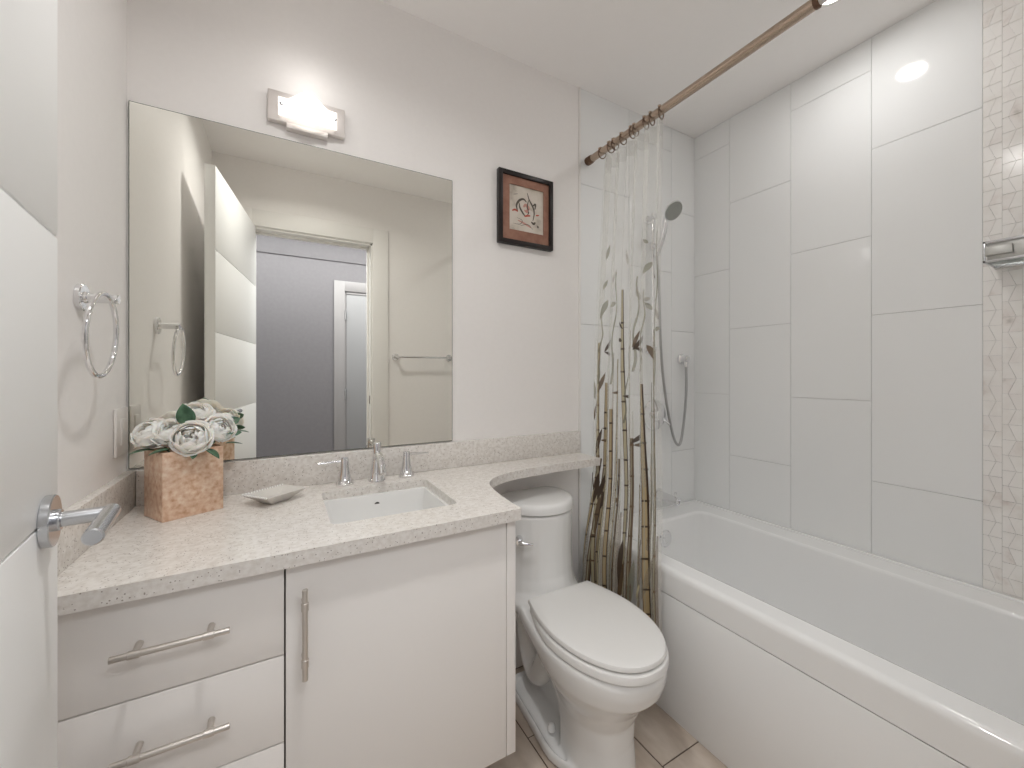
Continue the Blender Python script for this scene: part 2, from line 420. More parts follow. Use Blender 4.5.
# countertop with the narrow shelf running over the toilet tank
cur = [Vector(p) for p in ((.5215, YC, 0), (.524, 1.01, 0), (.531, 1.10, 0), (.543, 1.18, 0), (.565, 1.235, 0), (.61, 1.280, 0), (.68, 1.312, 0), (.77, 1.328, 0), (.90, 1.338, 0), (1.106, 1.340, 0))]
cpts = [(p.x, p.y) for p in catmull(cur, 6)]
outer = [(XL+.001, 1.499), (XL+.001, YC)]+cpts+[(1.106, 1.499)]
hole = [(p.x, p.y) for p in rrect(.092, .398, 1.070, 1.378, .018, 0, 5)]
ct = tag(bevel_mod(obj('countertop', prism(B(), [outer, hole], ZT-TT, ZT), M['quartz'], smooth=40), .0025), 'pale speckled quartz vanity top with a narrow shelf curving over the toilet tank', 'countertop')
tag(obj('backsplash', box(B(), XL+.021, 1.114, YB-.018, YB-.0005, ZT, .9405, .0015), M['quartz']), 'long speckled quartz backsplash strip along the wall under the mirror', 'backsplash')
tag(obj('backsplash', box(B(), XL+.0005, XL+.020, YC, YB-.0005, ZT, .9405, .0015), M['quartz']), 'short speckled quartz backsplash strip on the left wall beside the copper vase', 'backsplash')

# sink
def basin_rings(x0, x1, y0, y1, zt, dep):
    rr = []
    rr.append(rrect(x0-.02, x1+.02, y0-.02, y1+.02, .03, zt, 6)); rr.append(rrect(x0, x1, y0, y1, .022, zt, 6))
    rr.append(rrect(x0, x1, y0, y1, .022, zt-.004, 6))
    for k, (ins, dz) in enumerate(((.004, .03), (.010, .07), (.018, .10), (.030, .118), (.05, .126), (.09, .131))):
        rr.append(rrect(x0+ins, x1-ins, y0+ins, y1-ins, .022+ins*.5, zt-dz*dep/.13, 6))
    return rr
sk = thing('sink', 'white rectangular undermount sink set in the quartz top', 'sink', (.245, 1.22, .7))
bm = B(); loft(bm, basin_rings(.094, .396, 1.072, 1.376, ZT-TT-.001, .13), cap0=False)
o = obj('basin', bm, M['porcelain'], sk, 60); m = o.modifiers.new('s', 'SOLIDIFY'); m.thickness = .008; m.offset = 1
obj('drain', lathe(B(), (.245, 1.24, ZT-TT-.1315), (0, 0, 1), [(0, .026), (.003, .025), (.0035, .019), (.001, .018), (.006, .014), (.007, 0)], 28), M['chrome'], sk)
obj('overflow_hole', cyl(B(), (.245, 1.366, ZT-TT-.028), (.245, 1.3725, ZT-TT-.026), .009, 16), M['dark'], sk)

# faucet
fa = thing('faucet', 'chrome widespread sink faucet with two side lever handles', 'faucet', (.258, 1.44, ZT))
bm = B(); fx, fy = .258, 1.440
lathe(bm, (fx, fy, ZT), (0, 0, 1), [(0, .0265), (.004, .0265), (.008, .024), (.03, .0205), (.055, .0165), (.075, .0140), (.105, .0128), (.121, .0128), (.123, .0118), (.1235, 0)], 32)
sp = catmull([(fx, fy+.002, ZT+.070), (fx, fy-.018, ZT+.085), (fx, fy-.045, ZT+.082), (fx, fy-.072, ZT+.062), (fx, fy-.088, ZT+.038)], 7)
tube(bm, sp, [.0125-.0012*min(1, i/len(sp)) for i in range(len(sp))], 20)
obj('spout', bm, M['chrome'], fa, 50)
bm = B()
cyl(bm, (fx, fy+.023, ZT+.0005), (fx, fy+.023, ZT+.108), .0028, 12); lathe(bm, (fx, fy+.023, ZT+.104), (0, 0, 1), [(0, .003), (.003, .006), (.012, .006), (.014, .004)], 16)
obj('lift_rod', bm, M['chrome'], fa)
for hx, hy, sgn in ((.162, 1.437, -1), (.352, 1.441, 1)):
    bm = B(); lathe(bm, (hx, hy, ZT), (0, 0, 1), [(0, .0255), (.004, .0255), (.006, .022), (.03, .0165), (.055, .0125), (.080, .0115), (.084, .0105), (.085, 0)], 28)
    hb = obj('handle_base', bm, M['chrome'], fa, 50)
    bm = B(); tube(bm, [(hx+sgn*.008, hy, ZT+.074), (hx+sgn*.03, hy-.001, ZT+.074), (hx+sgn*.075, hy-.004, ZT+.073)], [.0052, .0048, .0042], 12)
    obj('lever', bm, M['chrome'], hb)

# soap dish
def dish():
    t = thing('soap_dish', 'small square silver dish with a beaded rim on the countertop', 'dish', (-.02, 1.35, ZT))
    R_ = Matrix.Translation((-.02, 1.352, ZT)) @ Matrix.Rotation(math.radians(38), 4, 'Z')
    def ring(hx, hy, r, z): return [R_ @ p for p in rrect(-hx, hx, -hy, hy, r, z, 3)]
    bm = B(); loft(bm, [ring(.028, .022, .006, .0), ring(.036, .030, .006, .008), ring(.058, .046, .004, .024), ring(.060, .048, .004, .0262), ring(.056, .044, .004, .0255), ring(.034, .028, .006, .011), ring(.028, .022, .006, .0095)])
    b0 = obj('bowl', bm, M['silver'], t, 40)
    bm = B()
    for k in range(16):
        for u, v in ((-.0585, -.044+.088*k/15), (-.056+.112*k/15, .0465)):
            p = R_ @ Vector((u, v, .027)); r = bmesh.ops.create_uvsphere(bm, u_segments=8, v_segments=6, radius=.0026)
            for vv in r['verts']: vv.co += p
    obj('beaded_rim', bm, M['porcelain'], t)
dish()

# ---------------------------------------------------------------- copper vase with white roses
vx, vy, va = -.2125, 1.3635, math.radians(29.5)
Rv = Matrix.Translation((vx, vy, ZT)) @ Matrix.Rotation(va, 4, 'Z')
bm = B(); hx, hy = .062, .0515
box(bm, -hx, hx, -hy, hy, 0, .162, .0015, mat=Rv)
top = [f for f in bm.faces if f.normal.z > .9 and f.calc_center_median().z > ZT+.16]
big = max(top, key=lambda f: f.calc_area())
r = bmesh.ops.inset_region(bm, faces=[big], thickness=.003); 
for v in big.verts: v.co.z -= .03
vase = tag(obj('vase', bm, M['copper'], smooth=25), 'square copper-leaf box vase on the left end of the countertop', 'vase')
def rose(name, label, pos, R, tilt, az, seed, stem_to):
    rnd = random.Random(seed); bm = B()
    T = Matrix.Translation(pos) @ Matrix.Rotation(az, 4, 'Z') @ Matrix.Rotation(tilt, 4, 'X')
    def petal(th0, half, rad, top_ang, curl, base=.15):
        nu, nv = 8, 8; g = []
        wob = [rnd.uniform(-.05, .05) for _ in range(3)]
        for j in range(nv+1):
            t = j/nv; row = []
            for i in range(nu+1):
                a = -1+2*i/nu
                wshape = math.sin(PI*min(1, .18+t*.62))**.7
                th = th0+a*half*wshape*(1-.12*t)
                edge = max(0, t-.72)/.28
                ph = base+(top_ang-base)*(t-(.14*a*a)*t*t)
                rr = rad*(1+wob[0]*math.sin(3*a+wob[1]*20)*t)+curl*rad*edge**2
                p = Vector((rr*math.sin(ph)*math.cos(th), rr*math.sin(ph)*math.sin(th), -rr*math.cos(ph)-curl*rad*.5*edge**2))
                row.append(bm.verts.new(T @ p))
            g.append(row)
        for j in range(nv):
            for i in range(nu): bm.faces.new((g[j][i], g[j][i+1], g[j+1][i+1], g[j+1][i]))
    for n_, rad, ang_, half, curl, ph0 in ((5, 1.0, 1.78, .92, .20, 0), (5, .95, 2.02, .92, .14, .6), (5, .89, 2.22, .90, .08, .2), (5, .82, 2.42, .86, .05, .8), (4, .72, 2.60, 1.0, .03, 0), (4, .58, 2.74, 1.05, .02, .4), (3, .44, 2.84, 1.2, 0, 0), (3, .30, 2.9, 1.2, 0, .5)):
        for k in range(n_):
            petal(ph0+2*PI*k/n_+rnd.uniform(-.12, .12), half, R*rad*rnd.uniform(.95, 1.05), ang_+rnd.uniform(-.08, .08), curl)
    r0 = tag(obj(name, bm, M['petal'], smooth=180), label, 'rose', 'white roses in the copper vase')
    m = r0.modifiers.new('solid', 'SOLIDIFY'); m.thickness = .0006
    down = T @ Vector((0, 0, -R*.95)); bm = B()
    tube(bm, catmull([down, down.lerp(Vector(stem_to), .35)+Vector((0, 0, -.01)), Vector(stem_to)], 6), .0022, 8)
    obj('stem', bm, M['leaf'], r0)
    return r0
def leaf(parent, p, direction, length, width, up=(0, 0, 1), droop=.15):
    bm = B(); p = Vector(p); d = Vector(direction).normalized(); s_ = d.cross(Vector(up)).normalized(); u_ = s_.cross(d).normalized(); g = []
    for j in range(9):
        t = j/8; wd = width*.5*math.sin(PI*t**.85)**.8 if 0 < t < 1 else .0004; c_ = p+d*length*t-u_*droop*length*t*t
        g.append([bm.verts.new(c_+s_*wd*a+u_*abs(a)*wd*.25) for a in (-1, -.5, 0, .5, 1)])
    for j in range(8):
        for i in range(4): bm.faces.new((g[j][i], g[j][i+1], g[j+1][i+1], g[j+1][i]))
    o = obj('leaf', bm, M['leaf'], parent, smooth=180); m = o.modifiers.new('solid', 'SOLIDIFY'); m.thickness = .0008
zt = ZT+.162
r1 = rose('rose', 'largest open white rose facing forward over the vase rim', (-.193, 1.312, zt+.029), .038, math.radians(66), math.radians(2), 1, (vx+.01, vy-.01, ZT+.135))
r2 = rose('rose', 'white rose leaning out over the far left side of the vase', (-.280, 1.372, zt+.040), .036, math.radians(48), math.radians(-50), 2, (vx-.01, vy, ZT+.135))
r6 = rose('rose', 'white rose between the far left one and the large front one', (-.240, 1.355, zt+.040), .034, math.radians(40), math.radians(-10), 6, (vx-.005, vy, ZT+.135))
r3 = rose('rose', 'white rose at the top of the bunch, behind the upright leaf', (-.196, 1.404, zt+.082), .034, math.radians(28), math.radians(15), 3, (vx, vy+.01, ZT+.135))
r4 = rose('rose', 'white rose on the right of the bunch', (-.142, 1.368, zt+.042), .034, math.radians(58), math.radians(38), 4, (vx+.02, vy, ZT+.135))
r5 = rose('rose', 'white rose at the back of the bunch, nearest the mirror', (-.150, 1.440, zt+.052), .032, math.radians(-30), math.radians(10), 5, (vx+.02, vy+.01, ZT+.135))
leaf(r3, (-.199, 1.340, zt+.055), (-.25, -.1, 1), .058, .040, up=(-.2, -1, .1), droop=.05)
leaf(r2, (-.268, 1.352, zt+.002), (-.9, -.5, .05), .045, .026); leaf(r2, (-.225, 1.325, zt+.004), (-.8, -.5, .0), .05, .028)
leaf(r2, (-.242, 1.345, zt+.022), (.1, -1, .1), .022, .014)
leaf(r1, (-.165, 1.315, zt+.0), (.75, -.5, -.45), .042, .022); leaf(r1, (-.185, 1.306, zt-.008), (-.1, -.8, -.5), .018, .014)
leaf(r4, (-.125, 1.365, zt+.030), (.4, -.9, .1), .024, .018); leaf(r4, (-.13, 1.36, zt+.004), (1, .2, 0), .036, .020)
leaf(r5, (-.13, 1.42, zt+.05), (1, .3, .5), .03, .024, up=(-.3, -1, .3)); leaf(r5, (-.13, 1.425, zt+.02), (1, .1, .1), .03, .018, up=(0, -1, .4))

# ---------------------------------------------------------------- wall fittings
def sconce():
    t = thing('wall_sconce', 'brushed metal wall light with a glowing wavy glass shade above the mirror', 'wall light', (.063, 1.5, 2.0))
    obj('backplate', box(B(), -.041, .167, 1.478, 1.499, 1.950, 2.039, .002), M['plate_nickel'], t)
    obj('lower_bracket', box(B(), .006, .118, 1.474, 1.499, 1.934, 1.9505, .002), M['plate_nickel'], t)
    bm = B(); nu = 28; nv = 8; g = []
    for i in range(nu+1):
        s_ = i/nu; x = -.015+.157*s_; k = .5-.5*math.cos(2*PI*min(1, max(0, (s_-.12)/.76)))
        zt_ = 2.012+.024*k; zb = 1.958-.010*k; row = []
        for j in range(nv+1):
            v = j/nv; row.append(bm.verts.new((x, 1.462-.030*k*math.sin(PI*(.25+.5*v)), zb+(zt_-zb)*v)))
        g.append(row)
    for i in range(nu):
        for j in range(nv): bm.faces.new((g[i][j], g[i+1][j], g[i+1][j+1], g[i][j+1]))
    o = obj('glass_shade', bm, M['bulb'], t, 180); m = o.modifiers.new('s', 'SOLIDIFY'); m.thickness = .004
    for x, z in ((-.007, 1.992), (.137, 1.990)):
        obj('screw', lathe(B(), (x, 1.478, z), (0, -1, 0), [(0, .003), (.017, .003), (.018, .005), (.021, .005), (.023, 0)], 16), M['satin'], t)
sconce()

def picture():
    t = thing('framed_picture', 'small black framed sketch with a brown mat on the wall beside the shower', 'picture', (.853, 1.5, 1.86))
    x0, x1, z0, z1, y0, y1 = .714, .966, 1.708, 1.998, 1.476, 1.499
    bm = B(); wd = .018
    for a in ((x0, x0+wd, z0, z1), (x1-wd, x1, z0, z1), (x0+wd, x1-wd, z0, z0+wd), (x0+wd, x1-wd, z1-wd, z1)):
        box(bm, a[0], a[1], y0, y1, a[2], a[3], .0015)
    obj('frame', bm, M['black'], t)
    bm = B(); mx0, mx1, mz0, mz1 = .764, .922, 1.768, 1.948
    for a in ((x0+wd-.002, mx0, z0+wd, z1-wd), (mx1, x1-wd+.002, z0+wd, z1-wd), (mx0, mx1, z0+wd, mz0), (mx0, mx1, mz1, z1-wd)):
        box(bm, a[0], a[1], 1.484, 1.487, a[2], a[3])
    obj('mat_board', bm, M['matboard'], t, smooth=0)
    paper = add_noise(nmat('sketch_paper', (.7, .65, .6), .8), [lin(168, 158, 146), lin(205, 196, 184), lin(214, 206, 196)], 16, 4, (.3, .6))
    pr = obj('drawing', box(B(), mx0-.001, mx1+.001, 1.488, 1.490, mz0-.001, mz1+.001), paper, t, smooth=0)
    # free brush strokes: generic dark washes with soft red touches
    rnd = random.Random(11); bm = B(); cx, cz = .843, 1.860
    def stroke(pts, wd_, mi, lay=0):
        P_ = catmull([(cx+a*.001, 1.4878-.0001*mi-lay*.00005, cz+b*.001) for a, b in pts], 6); n = len(P_); l = []; r_ = []
        for i, p in enumerate(P_):
            d = (P_[min(i+1, n-1)]-P_[max(i-1, 0)]).normalized(); s2 = Vector((d.z, 0, -d.x)); ww = wd_*.001*math.sin(PI*(.12+.76*i/(n-1)))
            l.append(bm.verts.new(p+s2*ww)); r_.append(bm.verts.new(p-s2*ww))
        for i in range(n-1): bm.faces.new((l[i], l[i+1], r_[i+1], r_[i])).material_index = mi
    stroke([(-40, -15), (-46, 8), (-34, 30), (-14, 40), (0, 30)], 4.5, 0); stroke([(-34, 22), (-30, 2), (-16, -18), (-4, -30)], 4, 0, 1)
    stroke([(4, 68), (12, 44), (24, 26), (34, 8), (36, -14), (30, -40)], 3.6, 0, 2); stroke([(10, 40), (4, 14), (10, -8), (2, -26)], 3, 0, 3)
    stroke([(22, -46), (34, -52), (42, -44)], 5, 0, 4); stroke([(50, -62), (58, -60)], 5, 0, 5); stroke([(30, 20), (42, 30), (40, 8)], 4, 0, 6)
    stroke([(-14, 8), (-4, 18), (8, 8), (2, -8), (-10, -4)], 7, 1); stroke([(-66, -16), (-52, -10), (-40, -16)], 4, 2)
    stroke([(-10, -30), (4, -24), (20, -22)], 4, 2); stroke([(-40, -50), (-10, -58), (20, -70)], 4, 1); stroke([(44, -16), (60, -12)], 3, 2)
    stroke([(-60, -66), (-30, -64), (-20, -48), (-44, -40)], 1.2, 0, 7); stroke([(-28, -70), (6, -60), (30, -76)], 1.2, 0, 8); stroke([(-60, 50), (-40, 56)], 1, 0, 9); stroke([(10, -2), (26, -10), (20, -28)], 6, 3)
    obj('brush_strokes', bm, [ink('grey_wash', lin(92, 84, 74), .85), ink('pink_wash', lin(214, 158, 146), .8), ink('red_wash', lin(200, 90, 70), .8), ink('white_wash', lin(222, 216, 208), .9)], pr, smooth=0)
picture()

def towel_ring():
    t = thing('towel_ring', 'chrome towel ring on the left wall beside the mirror', 'towel ring', (XL, 1.17, 1.35))
    zz = 1.347; yy = 1.198
    obj('wall_mount', lathe(B(), (XL+.0005, yy, zz), (1, 0, 0), [(0, .027), (.007, .027), (.009, .025), (.009, .012), (.012, .0105)], 32), M['chrome'], t)
    bm = B(); cyl(bm, (XL+.010, yy, zz), (-.292, yy, zz), .0095, 24, bev=.0015); obj('post', bm, M['chrome'], t)
    bm = B(); R_ = .080; c_ = Vector((-.303, 1.143, zz+.002-R_))
    tube(bm, [c_+Vector((.004*math.cos(2*PI*k/56), R_*math.sin(2*PI*k/56), R_*math.cos(2*PI*k/56))) for k in range(56)], .0046, 14, closed=True)
    obj('ring', bm, M['chrome'], t)
towel_ring()
bm = B(); t = thing('towel_bar', 'straight chrome towel bar on the wall beside the doorway, seen in the mirror', 'towel bar', (.85, YF, 1.305))
for x in (.662, 1.045):
    obj('mount', lathe(B(), (x, YF+.0005, 1.305), (0, 1, 0), [(0, .024), (.006, .024), (.008, .022), (.009, .011), (.07, .0105), (.072, .009)], 28), M['chrome'], t)
obj('bar', cyl(B(), (.662, YF+.06, 1.305), (1.045, YF+.06, 1.305), .007, 16), M['chrome'], t)

t = thing('light_switch', 'white rocker switch plate on the left wall near the vanity corner', 'switch', (XL, 1.44, 1.05))
obj('plate', box(B(), XL+.0005, XL+.007, 1.393, 1.482, .990, 1.108, .0025), M['plate'], t)
obj('rocker', box(B(), XL+.006, XL+.010, 1.420, 1.454, 1.016, 1.082, .002), M['plate'], t)

# ---------------------------------------------------------------- toilet
TX = .834
def outline(yb, yf, wb, wm, ym, z, n=28, off=0):
    """egg: back edge at yb half-width wb, widest wm at ym, tip at yf"""
    pr = []
    for k in range(n+1):
        u = k/n
        if u < .42:
            s_ = u/.42; y_ = yb+(ym-yb)*s_; w_ = wb+(wm-wb)*math.sin(s_*PI/2)
        else:
            a = (u-.42)/.58*PI/2; y_ = ym+(yf-ym)*math.sin(a); w_ = wm*math.cos(a)**.9 if a < PI/2-1e-6 else 0
        pr.append((w_+off*(1 if w_ > 0 else 0), y_+(off if u == 0 else (-off if u == 1 else 0))))
    pts = [Vector((TX+w_, y_, z)) for w_, y_ in pr]+[Vector((TX-w_, y_, z)) for w_, y_ in pr[-2::-1]]
    return pts
def dring(w_, y0, y1, z, n=14):
    """D-shaped plan: elliptical front, squarer back"""
    yc = y1-.085; out = []
    for k in range(n+1):
        a = PI*k/n; out.append(Vector((TX+w_*math.cos(a), yc-(yc-y0)*math.sin(a), z)))
    r = .05
    for cx, a0 in ((TX-w_+r, 180), (TX+w_-r, 90)):
        for k in range(5):
            a = math.radians(a0-90*k/4); out.append(Vector((cx+r*math.cos(a), y1-r+r*math.sin(a), z)))
    return out
def body():
    bm = B()
    # bowl and front column
    R_ = []
    for z, yb, yf, wb, wm, ym in ((.002, 1.10, .905, .085, .098, 1.02), (.02, 1.10, .898, .09, .103, 1.02), (.10, 1.11, .905, .085, .098, 1.02), (.17, 1.12, .900, .088, .102, 1.02), (.225, 1.13, .872, .10, .122, 1.02),
            (.27, 1.16, .838, .112, .148, 1.03), (.30, 1.22, .806, .122, .160, 1.04), (.335, 1.30, .793, .128, .167, 1.045), (.364, 1.30, .790, .130, .170, 1.045), (.380, 1.30, .796, .128, .164, 1.045)):
        R_.append(outline(yb, yf, wb, wm, ym, z))
    loft(bm, R_)
    # deck and tank
    R_ = []
    for z, w_, y0 in ((.325, .120, 1.20), (.345, .142, 1.18), (.362, .152, 1.17), (.381, .156, 1.18), (.395, .152, 1.215), (.415, .147, 1.243), (.46, .142, 1.256), (.52, .139, 1.258), (.60, .138, 1.255), (.675, .138, 1.250), (.684, .137, 1.250)):
        R_.append(dring(w_, y0, 1.482, z))
    loft(bm, R_)
    # base flange, web and exposed trapway
    def foot(w_, z):
        h_ = [(w_*.35, .925), (w_*.55, .950), (w_*.80, 1.01), (w_, 1.09), (w_*.93, 1.22), (w_*.86, 1.34), (w_*.80, 1.40), (w_*.6, 1.43)]
        p_ = catmull([(TX+a, b_, z) for a, b_ in h_], 4); return p_+[Vector((2*TX-p.x, p.y, z)) for p in p_[::-1]]
    loft(bm, [foot(.140, .002), foot(.140, .030), foot(.135, .036), foot(.128, .034), foot(.120, .016)])
    box(bm, TX-.020, TX+.020, 1.05, 1.40, .01, .36)
    for sx in (-1, 1):
        tube(bm, catmull([(TX+sx*.044, 1.06, .10), (TX+sx*.050, 1.11, .17), (TX+sx*.052, 1.17, .225), (TX+sx*.052, 1.225, .215), (TX+sx*.052, 1.26, .15), (TX+sx*.052, 1.30, .12), (TX+sx*.052, 1.345, .17), (TX+sx*.052, 1.37, .27), (TX+sx*.052, 1.38, .34)], 6), .042, 18)
    o = obj('bowl_and_tank', bm, M['porcelain'], tl, 180)
    m = o.modifiers.new('remesh', 'REMESH'); m.mode = 'VOXEL'; m.voxel_size = .005; m.use_smooth_shade = True
    m = o.modifiers.new('smooth', 'SMOOTH'); m.factor = .6; m.iterations = 7
    return o
tl = thing('toilet', 'white one-piece elongated toilet with closed lid between vanity and tub', 'toilet', (TX, 1.15, 0))
body()
def slab(name, rings, mat, parent=None):
    o = obj(name, loft(B(), rings), mat, parent or tl, 35); return o
def lidrings(yb, yf, wb, wm, ym, z0, z1, r=.006):
    g = lambda o_, z: outline(yb-o_*0-o_, yf+o_, wb-o_, wm-o_, ym, z)
    return [g(r*.6, z0), g(0, z0+r*.5), g(0, z1-r), g(r*.3, z1-r*.35), g(r, z1), g(r*3, z1+.0015), g(.06, z1+.004)]
slab('seat', lidrings(1.232, .783, .122, .166, 1.045, .3825, .4075), M['seat'])
slab('lid', lidrings(1.238, .789, .127, .160, 1.045, .4115, .430, .008), M['seat'])
def tank_ring(o_, z): return dring(.143-o_, 1.246+o_, 1.485-o_*.2, z)
slab('tank_lid', [tank_ring(.006, .6875), tank_ring(0, .690), tank_ring(0, .708), tank_ring(.003, .716), tank_ring(.009, .722), tank_ring(.018, .7245), tank_ring(.05, .7265)], M['porcelain'])
bm = B(); lathe(bm, (TX-.116, 1.320, .603), (-.5, -1, 0), [(0, .013), (.030, .013), (.036, .011)], 18)
tube(bm, [(TX-.138, 1.283, .603), (TX-.130, 1.275, .603), (TX-.114, 1.266, .601), (TX-.096, 1.256, .598)], [.006, .0075, .007, .0055], 12); obj('flush_lever', bm, M['chrome'], tl)
for sx in (-1, 1):
    obj('bolt_cap', lathe(B(), (TX+sx*.088, 1.150, .030), (0, 0, 1), [(0, .013), (.014, .012), (.022, .008), (.025, 0)], 18), M['porcelain'], tl)
    obj('hinge_post', lathe(B(), (TX+sx*.075, 1.225, .374), (0, 0, 1), [(0, .011), (.028, .011), (.034, .008), (.036, 0)], 16), M['seat'], tl)
bm = B(); tube(bm, catmull([(TX-.20, 1.498, .20), (TX-.20, 1.45, .20), (TX-.205, 1.42, .14), (TX-.19, 1.40, .22), (TX-.14, 1.42, .31)], 6), .006, 10)
lathe(bm, (TX-.20, 1.499, .20), (0, -1, 0), [(0, .022), (.004, .022), (.006, .012), (.05, .011), (.052, .006)], 18)
tag(obj('supply_hose', bm, M['hose']), 'braided water supply hose behind the toilet', 'hose')

# ---------------------------------------------------------------- bathtub
TX0, TX1, TY0, TY1, TZ = 1.145, XR-.002, YF+.004, YB-.007, .512
def tub():
    t = thing('bathtub', 'white alcove bathtub with a flat front panel along the tiled wall', 'bathtub', (1.5, .75, 0))
    n = 7; rr = []
    def outr(o_, z, r=.012): return rrect(TX0+o_, TX1-o_*.2, TY0+o_*.2, TY1-o_*.2, r, z, n)
    def inn(l, rgt, f_, b_, r, z): return rrect(TX0+l, TX1-rgt, TY0+f_, TY1-b_, r, z, n)
    rr += [outr(.004, .4205), outr(0, .4225), outr(0, .427), outr(0, .488), outr(0, .495), outr(.0025, .504), outr(.008, .5095), outr(.016, TZ), outr(.020, TZ)]
    rr += [inn(.074, .108, .096, .118, .05, TZ), inn(.078, .112, .10, .122, .05, TZ), inn(.086, .118, .106, .129, .05, TZ-.003), inn(.090, .122, .110, .134, .05, TZ-.012)]
    rr += [inn(.096, .126, .13, .140, .055, TZ-.08), inn(.108, .136, .17, .152, .06, TZ-.20), inn(.122, .15, .22, .168, .07, TZ-.30), inn(.142, .17, .26, .19, .08, TZ-.345), inn(.18, .21, .32, .23, .09, TZ-.365), inn(.24, .27, .40, .30, .08, TZ-.370)]
    bm = B(); loft(bm, rr, cap0=False); wn(obj('tub_basin', bm, M['acrylic'], t, 60))
    # tiling bead: raised strip where the rim meets the walls
    bm = B(); box(bm, TX1-.016, TX1, TY0, TY1, TZ-.004, TZ+.006, .003); box(bm, TX0+.02, TX1-.016, TY1-.012, TY1, TZ-.004, TZ+.006, .003); obj('sealing_bead', bm, M['acrylic'], t)
    bm = B(); box(bm, TX0+.0015, TX0+.02, TY0, TY1, .0, .4185, .0015); obj('apron_panel', bm, M['acrylic'], t)
    cy = TY1-.148
    bm = B(); lathe(bm, (1.500, TY1-.139, .432), (0, -1, .10), [(0, .038), (.006, .038), (.010, .034), (.011, .020), (.013, .018), (.014, 0)], 36)
    obj('overflow_plate', bm, M['chrome'], t)
tub()

# ---------------------------------------------------------------- shower fittings on the end wall
YE = YB-.0045
t = thing('tub_spout', 'chrome tub spout with a diverter pin above the bathtub', 'tub spout', (1.628, YE, .575))
bm = B(); SX = 1.606
lathe(bm, (SX, YE, .585), (0, -1, -.05), [(0, .032), (.004, .032), (.006, .023), (.03, .022), (.125, .020), (.130, .019), (.1302, .014), (.122, .013), (.122, 0)], 28)
obj('spout_body', bm, M['chrome'], t); bm = B(); lathe(bm, (SX, YE-.112, .594), (0, 0, 1), [(0, .003), (.016, .003), (.017, .006), (.026, .006), (.028, .003)], 14); obj('diverter_pin', bm, M['chrome'], t)
t = thing('shower_valve', 'round chrome shower valve plate half hidden by the curtain', 'shower valve', (1.592, YE, .985))
obj('valve_plate', lathe(B(), (1.580, YE, .985), (0, -1, 0), [(0, .078), (.003, .078), (.008, .074), (.012, .055), (.014, .030), (.02, .028), (.045, .024), (.047, 0)], 44), M['chrome'], t)
bm = B(); tube(bm, [(1.580, YE-.036, .985), (1.610, YE-.040, .965), (1.640, YE-.046, .938)], [.0085, .0075, .006], 12); obj('valve_lever', bm, M['chrome'], t)
t = thing('shower_outlet', 'small chrome wall elbow where the shower hose starts', 'wall outlet', (1.79, YE, 1.265))
bm = B(); lathe(bm, (1.775, YE, 1.268), (0, -1, 0), [(0, .027), (.012, .027), (.014, .025), (.018, .019), (.045, .018), (.052, .014), (.054, 0)], 28)
lathe(bm, (1.775, YE-.035, 1.262), (0, 0, -1), [(0, .013), (.022, .013), (.024, .011), (.036, .010)], 18); obj('elbow', bm, M['chrome'], t)
t = thing('hand_shower', 'chrome hand shower with a round grey spray face, tipped down', 'hand shower', (1.6, 1.40, 1.93))
ax = Vector((-.02, -.74, -.67)).normalized(); hc = Vector((1.532, 1.330, 1.942))
obj('shower_head', lathe(B(), hc-ax*.020, ax, [(0, .012), (.004, .030), (.010, .044), (.018, .0495), (.021, .049), (.0215, .045), (.022, 0)], 40), M['chrome'], t)
obj('spray_face', lathe(B(), hc+ax*.0005, ax, [(0, .0455), (.0035, .0435), (.004, 0)], 36), M['rubber'], t)
hb_ = Vector((1.532, 1.432, 1.76))
bm = B(); tube(bm, catmull([hc-ax*.013, hc-ax*.014+Vector((.0, .030, -.022)), Vector((1.532, 1.392, 1.845)), hb_], 6), [.016]*5+[.0135]*14, 16); obj('grip', bm, M['chrome'], t)
t = thing('slide_bar', 'vertical chrome slide bar behind the clear curtain', 'slide bar', (1.565, 1.46, 1.5))
bm = B(); cyl(bm, (1.532, 1.457, 1.29), (1.532, 1.457, 1.97), .0095, 18); obj('bar', bm, M['chrome'], t)
for z in (1.31, 1.95): obj('bar_mount', lathe(B(), (1.532, YE, z), (0, -1, 0), [(0, .02), (.01, .02), (.012, .013), (.055, .013), (.057, .010)], 20), M['chrome'], t)
bm = B(); lathe(bm, (1.532, 1.457, 1.79), (0, 0, 1), [(0, .016), (.002, .018), (.038, .018), (.04, .016)], 18); cyl(bm, (1.532, 1.452, 1.81), (1.532, 1.425, 1.805), .014, 18); obj('slider', bm, M['chrome'], t)
hs = catmull([tuple(hb_), (1.540, 1.425, 1.60), (1.568, 1.44, 1.32), (1.612, 1.45, 1.08), (1.660, 1.45, .90), (1.695, 1.45, .835), (1.725, 1.45, .85), (1.752, 1.45, .98), (1.768, 1.452, 1.12), (1.775, 1.46, 1.228)], 9)
tag(obj('shower_hose', tube(B(), hs, .0065, 12), M['hose']), 'long flexible metal shower hose hanging in a loop', 'shower hose')

